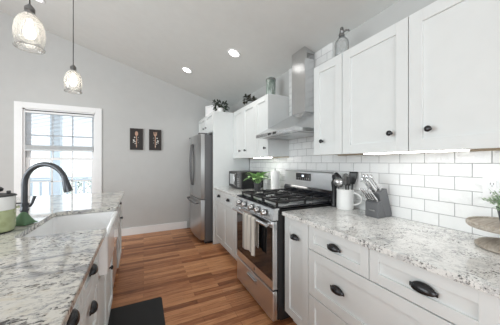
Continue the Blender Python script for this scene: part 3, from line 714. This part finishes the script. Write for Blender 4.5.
# microwave
mw = thing('microwave', 'black and steel microwave in the corner by the refrigerator panel', 'microwave', (1.262, 3.375, ZT), RR)
MW = 0.455
MB().box(0, MW, 0.012, 0.375, 0.012, 0.255, 0.006).build('case', 'black', mw)
dd = MB().box(0.002, 0.335, -0.012, 0.0115, 0.016, 0.252, 0.004).build('door', 'black', mw)
MB().box(0.05, 0.245, -0.0145, -0.011, 0.055, 0.215, 0.002, 1).build('door_window', 'polished', dd)
MB().tube([(0.300, -0.012, 0.05), (0.300, -0.040, 0.06), (0.300, -0.040, 0.21), (0.300, -0.012, 0.22)], 0.008, 10).build('handle', 'polished', dd, True)
cpn = MB().box(0.339, MW - 0.002, -0.012, 0.0115, 0.016, 0.252, 0.003).build('control_panel', 'fridge_side', mw)
b_ = MB()
for i in range(3):
    for j in range(5): b_.box(0.352 + i * 0.03, 0.372 + i * 0.03, -0.0135, -0.0115, 0.04 + j * 0.026, 0.055 + j * 0.026)
b_.build('buttons', 'knob_steel', cpn)
MB().box(0.352, 0.435, -0.0135, -0.0115, 0.195, 0.228).build('display', 'gloss_black', cpn)
b_ = MB()
for x in (0.03, MW - 0.03):
    for y in (0.05, 0.34): b_.lathe([(0, 0), (0.012, 0), (0.012, 0.0125), (0, 0.0125)], x, y, 12)
b_.build('feet', 'black', mw)

def pot_prof(r0, r1, h): return [(0, 0), (r0, 0), (r1, h * 0.92), (r1 * 1.04, h * 0.93), (r1 * 1.04, h), (r1 * 0.93, h), (r1 * 0.90, h * 0.85), (0, h * 0.85)]
# leafy plant by the microwave
pp = thing('potted_plant', 'broad leaved green plant in a charcoal pot in front of the microwave', 'plant', (1.425, 2.705, ZT), 0)
MB().lathe(pot_prof(0.042, 0.055, 0.108), seg=28).build('pot', 'pot_dark', pp, True)
MB().lathe([(0, 0.0925), (0.0495, 0.0925), (0.0495, 0.096), (0, 0.098)], seg=20).build('soil', 'soil', pp)
b_ = MB(); st = MB()
for k in range(26):
    an = k * 2.4 + 0.3
    if math.sin(an) > 0.35: an = -an
    up = 0.8 + 1.3 * random.random(); ln = random.uniform(0.13, 0.185)
    if k > 13: up = 2.2
    dv = Vector((math.cos(an), math.sin(an), up)).normalized(); bp = Vector((0.012 * math.cos(an), 0.012 * math.sin(an), 0.097)); md_ = bp + dv * random.uniform(0.06, 0.11)
    st.tube([bp, md_], [0.0022, 0.0016], 5); leaf(b_, md_, dv, ln, random.uniform(0.026, 0.040), 1.5, 6)
b_.build('foliage', 'leaf', pp, True, 0.0008); st.build('stems', 'leaf', pp)

# paper towel on a stand
ph_ = thing('paper_towel_holder', 'metal paper towel stand left of the range backguard', 'paper towel holder', (1.525, 2.41, ZT))
MB().lathe([(0, 0), (0.075, 0), (0.075, 0.008), (0.07, 0.011), (0, 0.011)], seg=32).build('base', 'knob_steel', ph_, True)
MB().lathe([(0, 0.011), (0.007, 0.011), (0.007, 0.295), (0.013, 0.298), (0.014, 0.308), (0.008, 0.316), (0, 0.317)], seg=16).build('rod', 'knob_steel', ph_, True)
o = MB().lathe([(0.02, 0.0), (0.055, 0.0), (0.057, 0.002), (0.057, 0.270), (0.055, 0.272), (0.02, 0.272), (0.02, 0.0)], seg=40).build('paper_towel_roll', 'paper', None, True)
o.location = (1.525, 2.41, ZT + 0.0115); tag(o, 'white roll of paper towels on a stand left of the range backguard', 'paper towels')

# pepper mill
pm = thing('pepper_mill', 'tall black pepper mill between the range and the utensil crock', 'pepper mill', (1.545, 1.452, ZT))
MB().lathe([(0, 0), (0.029, 0), (0.030, 0.012), (0.024, 0.03), (0.022, 0.10), (0.019, 0.15), (0.024, 0.185), (0.026, 0.20), (0, 0.20)], seg=28).build('body', 'black', pm, True)
MB().lathe([(0, 0.2005), (0.026, 0.2005), (0.027, 0.215), (0.018, 0.235), (0.016, 0.245), (0.022, 0.262), (0.017, 0.282), (0, 0.288)], seg=28).build('turning_head', 'black', pm, True)

# utensil crock
ck = thing('utensil_crock', 'white ceramic crock with a handle, full of cooking utensils', 'crock', (1.55, 1.338, ZT))
MB().lathe([(0, 0), (0.064, 0), (0.068, 0.006), (0.070, 0.03), (0.068, 0.15), (0.071, 0.166), (0.069, 0.169), (0.064, 0.165), (0.062, 0.02), (0.058, 0.012), (0, 0.012)], seg=40).build('vessel', 'ceramic', ck, True)
hp = [(0.055 + 0.075 * math.sin(R(q)) * 1.0, 0, 0.09 + 0.05 * math.cos(R(q))) for q in range(0, 181, 15)]
hz = MB().tube([Vector((p[0] * 0.45, -p[0] * 0.9, p[2])) for p in hp], 0.0085, 12).build('handle', 'ceramic', ck, True)
def utensil(name, label, dx, dy, tx, ty, length, head, hmat, smat):
    """a tool whose shaft stands in the crock and leans from (dx,dy) at its foot towards (tx,ty) at its top"""
    t = thing(name, label, 'utensil', (1.55 + dx, 1.338 + dy, ZT + 0.016), 0, 'utensils in the white crock')
    top = Vector((tx - dx, ty - dy, length)); 
    MB().tube([(0, 0, 0), top * 0.5, top * 0.78], [0.004, 0.005, 0.006], 10).build('handle', smat, t, True)
    ax = top.normalized(); c = top * 0.78
    b = MB(); sd = Vector((0.45, -0.9, 0)); nr = ax.cross(sd).normalized()
    if head == 'spoon':
        b.grid(lambda u, v: c + ax * (0.10 * u) + sd * ((v - 0.5) * 0.075 * math.sin(PI * min(1, 0.08 + 0.9 * u)) ** 0.7) + nr * (-0.018 * math.sin(PI * u) * (1 - (2 * v - 1) ** 2)), 14, 10); sol = 0.003
    elif head == 'turner':
        b.grid(lambda u, v: c + ax * (0.105 * u) + sd * ((v - 0.5) * (0.03 + 0.035 * min(1, u * 2))) + nr * (0.006 * u), 8, 6); sol = 0.003
    elif head == 'ladle':
        cc = c + ax * 0.025
        b.grid(lambda u, v: cc + sd * (0.040 * math.sin(PI / 2 * u) * math.cos(2 * PI * v)) + ax * (0.040 * math.sin(PI / 2 * u) * math.sin(2 * PI * v)) - nr * (0.030 * math.cos(PI / 2 * u)), 8, 24); sol = 0.003
    elif head == 'loop':
        for k in range(4):
            q0 = sd * math.cos(k * PI / 4) + nr * math.sin(k * PI / 4)
            b.tube([c + ax * (0.05 - 0.05 * math.cos(PI * 2 * i / 20)) + q0 * (0.028 * math.sin(2 * PI * i / 20)) for i in range(21)], 0.0016, 6)
        sol = 0
    else:
        b.grid(lambda u, v: c + ax * (0.075 * u) + sd * ((v - 0.5) * 0.030), 6, 4); sol = 0.010
    b.build('head', hmat, t, True, sol)
utensil('slotted_spoon', 'big black cooking spoon leaning left out of the white crock', -0.005, 0.026, -0.012, 0.075, 0.245, 'spoon', 'black', 'black')
utensil('ladle', 'grey steel ladle hanging over the left front rim of the white crock', -0.024, 0.004, -0.056, 0.022, 0.236, 'ladle', 'knob_steel', 'knob_steel')
utensil('whisk', 'dark wire whisk in the middle of the white crock', 0.012, 0.002, 0.016, 0.006, 0.235, 'loop', 'tin', 'black')
utensil('turner', 'black turner standing upright at the back of the white crock', 0.038, -0.022, 0.052, -0.036, 0.25, 'turner', 'black', 'black')
utensil('spatula', 'narrow black spatula at the right front of the white crock', -0.012, -0.034, -0.018, -0.052, 0.24, 'bar', 'black', 'black')

# knife block
kbk = thing('knife_block', 'charcoal grey slanted knife block on the right worktop', 'knife block', (1.482, 1.098, ZT), RR)
BW = 0.100
MB().prism([(0.0, 0.0), (0.082, 0.0), (0.030, 0.125), (0.012, 0.118), (0.0, 0.104)], 0.0, BW, 0.002, plane='YZ').build('front_box', 'block', kbk)
MB().prism([(0.084, 0.0), (0.154, 0.0), (0.159, 0.018), (0.095, 0.206), (0.006, 0.178)], 0.0, BW, 0.002, plane='YZ').build('slotted_body', 'block', kbk)
b_ = MB()
for i in range(8): 
    x = 0.028 + i * 0.0058
    b_.box(x, x + 0.004, -0.0008, 0.0002, 0.046, 0.054 if i % 3 else 0.056)
b_.build('label_lettering', 'knob_steel', kbk)
KN = {}
def knife(label, x, y, z, ln, wd, tip=(-0.20, -0.56, 0.80), big=True):
    key = (ln, wd)
    ax = Vector(tip).normalized()
    wp = Vector((1.482 + y, 1.098 - x, ZT + z))
    t = thing('kitchen_knife' if big else 'steak_knife', label, 'knife', wp, RR, 'knives in the grey block')
    q = Vector((0, 0, 1)).rotation_difference(ax); t.rotation_mode = 'QUATERNION'
    t.rotation_quaternion = Matrix.Rotation(RR, 4, 'Z').to_quaternion() @ q
    if key not in KN:
        b = MB(); n = 10
        prev = None
        for i in range(n + 1):
            u = i / n; h_ = wd * (0.78 + 0.22 * math.cos(2 * PI * u * 0.95)) * (1.0 if u < 0.85 else 1.12); wd2 = wd * 0.31
            yy = -0.10 * wd * math.sin(PI * u) - (0.25 * wd * max(0, u - 0.75) * 4 * 0.5)
            zz = 0.012 + u * (ln - 0.012)
            ring = [b.bm.verts.new((wd2 * cx * (0.5 if i == n else 1), yy + h_ * 0.5 * cy * (0.7 if i == n else 1), zz)) for cx, cy in ((-1, -0.7), (-0.6, -1), (0.6, -1), (1, -0.7), (1, 0.7), (0.6, 1), (-0.6, 1), (-1, 0.7))]
            if prev:
                for k in range(8): b.bm.faces.new((prev[k], prev[(k + 1) % 8], ring[(k + 1) % 8], ring[k]))
            else: b.bm.faces.new(ring[::-1])
            prev = ring
        b.bm.faces.new(prev)
        h = b.build('handle', 'polished', None, True)
        bl_ = MB().box(-0.0012, 0.0012, -wd * 0.45, wd * 0.45, 0.0, 0.0125).build('blade', 'knob_steel', None)
        KN[key] = (h, bl_); h.parent = t; bl_.parent = t
    else:
        for p in KN[key]: c = p.copy(); C.objects.link(c); c.parent = t
UP = [('carving knife in the top row of the grey block, nearest the wall side', 0.078, 0.062), ('chef knife in the middle of the top row of the grey block', 0.050, 0.062), ('bread knife at the left end of the top row of the grey block', 0.022, 0.062)]
UP2 = [('cooking shears grip at the right of the second row of the grey block', 0.068, 0.026), ('utility knife at the left of the second row of the grey block', 0.030, 0.026)]
for (lb, x, y) in UP: knife('steel handled ' + lb, x, y, 0.178 + 0.028 * (y - 0.004) / 0.088 + 0.001, 0.135, 0.027)
for (lb, x, y) in UP2: knife('steel handled ' + lb, x, y, 0.178 + 0.028 * (y - 0.004) / 0.088 + 0.001, 0.122, 0.024)
for i, lb in enumerate(('first', 'second', 'third', 'fourth', 'fifth')):
    knife(f'steel handled steak knife, {lb} from the left in the low front row of the block', 0.012 + i * 0.019, 0.013, 0.120, 0.108, 0.0145, big=False)

# cake stand with a small plant
cs = thing('cake_stand', 'weathered wooden pedestal cake stand at the right end of the worktop', 'cake stand', (1.492, 0.377, ZT))
MB().lathe([(0, 0), (0.112, 0), (0.120, 0.006), (0.120, 0.014), (0.108, 0.024), (0.07, 0.032), (0.03, 0.042), (0, 0.042)], seg=48).build('foot', 'oldwood', cs, True)
MB().lathe([(0, 0.0425), (0.034, 0.0425), (0.024, 0.052), (0.022, 0.068), (0.032, 0.080), (0.05, 0.088), (0, 0.088)], seg=32).build('stem', 'oldwood', cs, True)
MB().lathe([(0, 0.0885), (0.11, 0.0885), (0.144, 0.093), (0.150, 0.100), (0.150, 0.114), (0.146, 0.118), (0.140, 0.118), (0.136, 0.110), (0, 0.110)], seg=56).build('plate', 'oldwood', cs, True)
bp_ = thing('potted_plant', 'small bushy pale green plant in a grey pot on the cake stand', 'plant', (1.512, 0.387, ZT + 0.1105))
MB().lathe(pot_prof(0.032, 0.043, 0.075), seg=28).build('pot', 'pot_dark', bp_, True)
MB().lathe([(0, 0.0642), (0.0385, 0.0642), (0.0385, 0.067), (0, 0.068)], seg=20).build('soil', 'soil', bp_)
b_ = MB(); st = MB()
for k in range(90):
    an = random.uniform(0, 2 * PI); el = math.asin(random.uniform(-0.55, 1.0)); rr_ = random.uniform(0.75, 1.05)
    tp = Vector((0.088 * rr_ * math.cos(an) * math.cos(el), 0.088 * rr_ * math.sin(an) * math.cos(el), 0.106 + 0.074 * rr_ * math.sin(el)))
    mid_ = Vector((tp.x * 0.45, tp.y * 0.45, 0.105))
    st.tube([(0, 0, 0.066), mid_, tp], [0.0012, 0.001, 0.0008], 4)
    for q in range(9):
        base = mid_.lerp(tp, 0.25 + 0.8 * q / 9)
        leaf(b_, base, (random.uniform(-1, 1), random.uniform(-1, 1), random.uniform(-0.3, 1)), 0.017, 0.0045, 0.4, 3)
b_.build('foliage', 'leaf_pale', bp_, True); st.build('stems', 'leaf_pale', bp_)

# outlets on the tile
def outlet(label, y, z, wdt):
    t = thing('wall_outlet', label, 'outlet', (XW - 0.0065, y, z), RR, 'white outlets on the tiled wall')
    MB().box(-wdt / 2, wdt / 2, -0.006, 0.0, -0.058, 0.058, 0.002).build('cover_plate', 'plate', t)
    n = 2 if wdt > 0.1 else 1
    for i in range(n):
        cx = 0 if n == 1 else (-0.023 + i * 0.046)
        for s_ in (-1, 1):
            r_ = MB().box(cx - 0.0165, cx + 0.0165, -0.0085, -0.0061, s_ * 0.024 - 0.017, s_ * 0.024 + 0.017, 0.002).build('receptacle', 'plate', t)
            b = MB()
            for dx in (-0.006, 0.006): b.box(cx + dx - 0.0012, cx + dx + 0.0012, -0.0092, -0.0084, s_ * 0.024 - 0.002, s_ * 0.024 + 0.008)
            b.box(cx - 0.002, cx + 0.002, -0.0092, -0.0084, s_ * 0.024 - 0.011, s_ * 0.024 - 0.007)
            b.build('slots', 'fridge_side', r_)
outlet('white wall outlet behind the utensil crock', 1.308, 1.176, 0.085)
outlet('white double wall outlet behind the cake stand plant', 0.460, 1.172, 0.12)

# ------------------------------------------------------------------ on top of the cabinets
TZ = 2.1335
sb_ = thing('soda_siphon', 'clear glass soda siphon bottle with pewter spout on top of the wall cabinets', 'bottle', (1.44, 1.275, TZ)); sb_.scale = (1, 1, 0.88)
MB().lathe([(0, 0.0), (0.050, 0.0), (0.054, 0.006), (0.054, 0.145), (0.050, 0.170), (0.036, 0.195), (0.019, 0.210), (0.016, 0.218), (0.0, 0.218)], seg=36).build('bottle', 'siphon', sb_, True)
hd_ = MB().lathe([(0, 0.218), (0.021, 0.218), (0.022, 0.228), (0.015, 0.236), (0.016, 0.262), (0.019, 0.266), (0.013, 0.280), (0.014, 0.290), (0.010, 0.300), (0, 0.302)], seg=24).build('siphon_head', 'tin', sb_, True)
MB().tube([(0, 0, 0.25), (0.012, -0.03, 0.262), (0.02, -0.046, 0.257), (0.022, -0.052, 0.243)], [0.009, 0.008, 0.007, 0.006], 10).build('spout', 'tin', hd_, True)
MB().tube([(0, 0, 0.272), (-0.004, 0.016, 0.258), (-0.004, 0.022, 0.232)], [0.006, 0.005, 0.007], 8).build('trigger', 'tin', hd_, True)
jr = thing('glass_jar', 'tall mottled grey green glass jar on top of the far wall cabinets', 'jar', (1.47, 2.425, TZ))
MB().lathe([(0, 0), (0.056, 0), (0.060, 0.006), (0.060, 0.235), (0.056, 0.25), (0.05, 0.252), (0.048, 0.245), (0.052, 0.23), (0.052, 0.012), (0, 0.012)], seg=36).build('vessel', 'jar', jr, True)
MB().lathe([(0.0605, 0.222), (0.063, 0.222), (0.063, 0.238), (0.0605, 0.238), (0.0605, 0.222)], seg=36).build('rim_band', 'tin', jr, True)
p2 = thing('potted_plant', 'small dark dried plant in a grey pot on top of the far wall cabinets', 'plant', (1.45, 2.98, TZ))
MB().lathe(pot_prof(0.036, 0.046, 0.085), seg=24).build('pot', 'pot_grey', p2, True)
b_ = MB(); st = MB()
for k in range(34):
    an = k * 2.4; dv = Vector((math.cos(an), math.sin(an), random.uniform(0.0, 1.0))).normalized(); bp = Vector((0, 0, 0.075)); md_ = bp + dv * random.uniform(0.05, 0.10) + Vector((0, 0, 0.03))
    st.tube([bp, md_], [0.002, 0.0015], 4)
    for q in range(3): leaf(b_, md_, dv + Vector((random.uniform(-.8, .8), random.uniform(-.8, .8), random.uniform(-.5, .6))), 0.055, 0.017, 1.0, 4)
b_.build('foliage', 'leaf_rust', p2, True); st.build('stems', 'leaf_rust', p2)
p3 = thing('potted_plant', 'dark green trailing plant in a white pot on top of the fridge cabinet', 'plant', (1.17, 3.56, TZ))
MB().lathe(pot_prof(0.045, 0.058, 0.085), seg=24).build('pot', 'ceramic', p3, True)
b_ = MB(); st = MB()
for k in range(46):
    an = k * 2.4; dv = Vector((math.cos(an), math.sin(an), random.uniform(-0.15, 0.9))).normalized(); bp = Vector((0, 0, 0.08)); md_ = bp + dv * random.uniform(0.06, 0.13) + Vector((0, 0, 0.02))
    st.tube([bp, md_], [0.002, 0.0015], 4)
    for q in range(3): leaf(b_, md_, dv + Vector((random.uniform(-.8, .8), random.uniform(-.8, .8), random.uniform(-.5, .6))), 0.06, 0.017, 1.0, 4)
b_.build('foliage', 'leaf_dark', p3, True); st.build('stems', 'leaf_dark', p3)
sg = thing('small_frame', 'small white frame standing on top of the fridge cabinet beside the plant', 'frame', (1.13, 3.93, TZ), R(-60))
b_ = MB(); b_.box(-0.16, 0.16, -0.012, 0.012, 0, 0.03); b_.box(-0.16, 0.16, -0.012, 0.012, 0.19, 0.22); b_.box(-0.16, -0.13, -0.012, 0.012, 0.03, 0.19); b_.box(0.13, 0.16, -0.012, 0.012, 0.03, 0.19); b_.build('border', 'trimwhite', sg)
MB().box(-0.13, 0.13, -0.004, 0.008, 0.03, 0.19).build('panel', 'plate', sg)

# ------------------------------------------------------------------ pictures on the back wall
def picture(label, xc, kind):
    t = thing('wall_picture', label, 'picture', (xc, YB - 0.0005, 1.728), 0, 'dark kitchen pictures on the back wall')
    w_, h_ = 0.106, 0.193
    b = MB(); b.box(-w_, w_, -0.028, 0, h_ - 0.012, h_); b.box(-w_, w_, -0.028, 0, -h_, -h_ + 0.012); b.box(-w_, -w_ + 0.012, -0.028, 0, -h_ + 0.012, h_ - 0.012); b.box(w_ - 0.012, w_, -0.028, 0, -h_ + 0.012, h_ - 0.012)
    b.build('frame', 'picture_frame', t)
    MB().box(-w_ + 0.012, w_ - 0.012, -0.022, -0.002, -h_ + 0.012, h_ - 0.012).build('canvas', 'picture_ground', t)
    b = MB()
    if kind == 'spoon':
        b.prism([(0.026 * math.cos(2 * PI * i / 20), 0.10 + 0.042 * math.sin(2 * PI * i / 20)) for i in range(20)], -0.0235, -0.022, plane='XZ')
    else:
        b.prism([(-0.030, 0.145), (-0.026, 0.09), (-0.008, 0.065), (0.008, 0.065), (0.026, 0.09), (0.030, 0.145), (0.018, 0.145), (0.014, 0.10), (0.006, 0.10), (0.005, 0.145), (-0.005, 0.145), (-0.006, 0.10), (-0.014, 0.10), (-0.018, 0.145)], -0.0235, -0.022, plane='XZ')
    b.prism([(-0.006, -0.15), (0.006, -0.15), (0.007, 0.066), (-0.007, 0.066)], -0.0235, -0.022, plane='XZ')
    b.build('painted_' + kind, 'copper', t)
    b = MB(); sx = -1 if kind == 'spoon' else 1
    for (x, z, r_) in ((0.030, 0.03, 0.014), (0.045, -0.02, 0.018), (0.026, -0.045, 0.014), (0.05, -0.055, 0.011), (0.020, -0.08, 0.012), (-0.022, -0.012, 0.007), (-0.03, 0.03, 0.006), (-0.032, -0.06, 0.006), (0.004, -0.12, 0.008)):
        b.prism([(sx * x + r_ * (0.75 + 0.25 * math.cos(5 * 2 * PI * i / 20)) * math.cos(2 * PI * i / 20), z + r_ * (0.75 + 0.25 * math.cos(5 * 2 * PI * i / 20)) * math.sin(2 * PI * i / 20)) for i in range(20)], -0.0245, -0.0236, plane='XZ')
    b.build('painted_blossoms', 'picture_white', t)
picture('dark picture of a copper spoon with white blossoms, nearer the window', -0.115, 'spoon')
picture('dark picture of a copper fork with white blossoms, nearer the refrigerator', 0.197, 'fork')

# ------------------------------------------------------------------ floor mat
mt = MB(); mt.prism(rrect(-0.225, 0.225, -0.42, 0.42, 0.02), 0.0, 0.014, 0.004)
o = mt.build('floor_mat', 'mat_rubber'); o.location = (-0.068, 1.865, 0.0005); tag(o, 'black floor mat on the wood floor in front of the sink', 'mat')

# ------------------------------------------------------------------ lights of the room
SL = math.atan(0.297)
def recessed(label, x, y, power=16):
    t = thing('recessed_light', label, 'light', (x, y, zc(x)), 0, 'recessed ceiling lights'); t.rotation_euler = (0, SL, 0)
    MB().lathe([(0.062, -0.001), (0.085, -0.001), (0.087, -0.004), (0.080, -0.009), (0.062, -0.006), (0.062, -0.001)], seg=36).build('trim_ring', 'trimwhite', t, True)
    MB().lathe([(0, -0.0035), (0.0615, -0.0035), (0.0615, -0.002), (0, -0.002)], seg=32).build('lens', 'can', t)
    l = bpy.data.lights.new('lamp', 'SPOT'); l.energy = power; l.spot_size = R(130); l.spot_blend = 0.8; l.shadow_soft_size = 0.06; l.color = (1.0, 0.97, 0.92)
    lo_ = bpy.data.objects.new('lamp', l); C.objects.link(lo_); lo_.parent = t; lo_.location = (0, 0, -0.02); lo_.rotation_euler = (0, -SL, 0)
recessed('recessed ceiling light nearer the range hood', 1.009, 2.542)
recessed('recessed ceiling light further back, nearer the refrigerator', 0.623, 3.593)
recessed('recessed ceiling light above the island, at the top edge by the near pendant', -1.175, 3.53)

def pendant(label, y):
    t = thing('pendant_light', label, 'pendant light', (-0.638, y, 2.018), 0, 'glass pendant lights over the island')
    ZS = 1.17
    prof = [(0.0700, 0.0), (0.0725, 0.002), (0.0720, 0.005), (0.0665, 0.012), (0.0660, 0.022), (0.0700, 0.040), (0.0735, 0.066), (0.0735, 0.092), (0.0690, 0.122), (0.0590, 0.148), (0.0440, 0.166), (0.0320, 0.176), (0.0290, 0.184)]
    prof = [(r_, z_ * ZS) for r_, z_ in prof]
    MB().lathe(prof, seg=48).build('glass_shade', 'shade', t, True, 0.0025)
    MB().lathe([(r_, z_ * ZS) for r_, z_ in [(0, 0.174), (0.024, 0.174), (0.0255, 0.178), (0.0255, 0.192), (0.0225, 0.194), (0.0225, 0.198), (0.0255, 0.200), (0.0255, 0.214), (0.020, 0.222), (0.012, 0.230), (0.006, 0.236), (0, 0.236)]], seg=28).build('socket_cap', 'tin', t, True)
    bu = MB().lathe([(r_, z_ * ZS) for r_, z_ in [(0, 0.052), (0.016, 0.056), (0.027, 0.070), (0.029, 0.086), (0.022, 0.112), (0.013, 0.130), (0.012, 0.167), (0, 0.167)]], seg=24).build('bulb', 'bulb', t, True)
    MB().tube([(0, 0, 0.236 * ZS), (0, 0, zc(-0.642) - 2.018 - 0.02)], 0.0035, 8).build('cord', 'black', t)
    cn = MB().lathe([(0, 0), (0.062, 0), (0.060, -0.018), (0.02, -0.026), (0, -0.026)], seg=32).build('canopy', 'tin', t, True)
    cn.location = (0, 0, zc(-0.642) - 2.018 - 0.002); cn.rotation_euler = (0, SL, 0)
pendant('clear glass pendant light nearest the viewer, over the island', 1.83)
pendant('clear glass pendant light further away, over the island in front of the window', 2.77)

def strip(label, y_hi, ln, x=1.372, lens='led'):
    t = thing('under_cabinet_light', label, 'light', (x, y_hi, 1.371), RR, 'light bars under the wall cabinets')
    MB().box(0, ln, -0.012, 0.05, 0.001, 0.0115).build('housing', 'trimwhite', t)
    MB().box(0.006, ln - 0.006, -0.008, 0.046, -0.0055, 0.0005).build('diffuser', lens, t)
strip('lit light bar under the nearest wall cabinets above the knife block', 1.03, 0.54)
strip('lit light bar under the far wall cabinets left of the hood', 2.72, 0.42, lens='led_far')
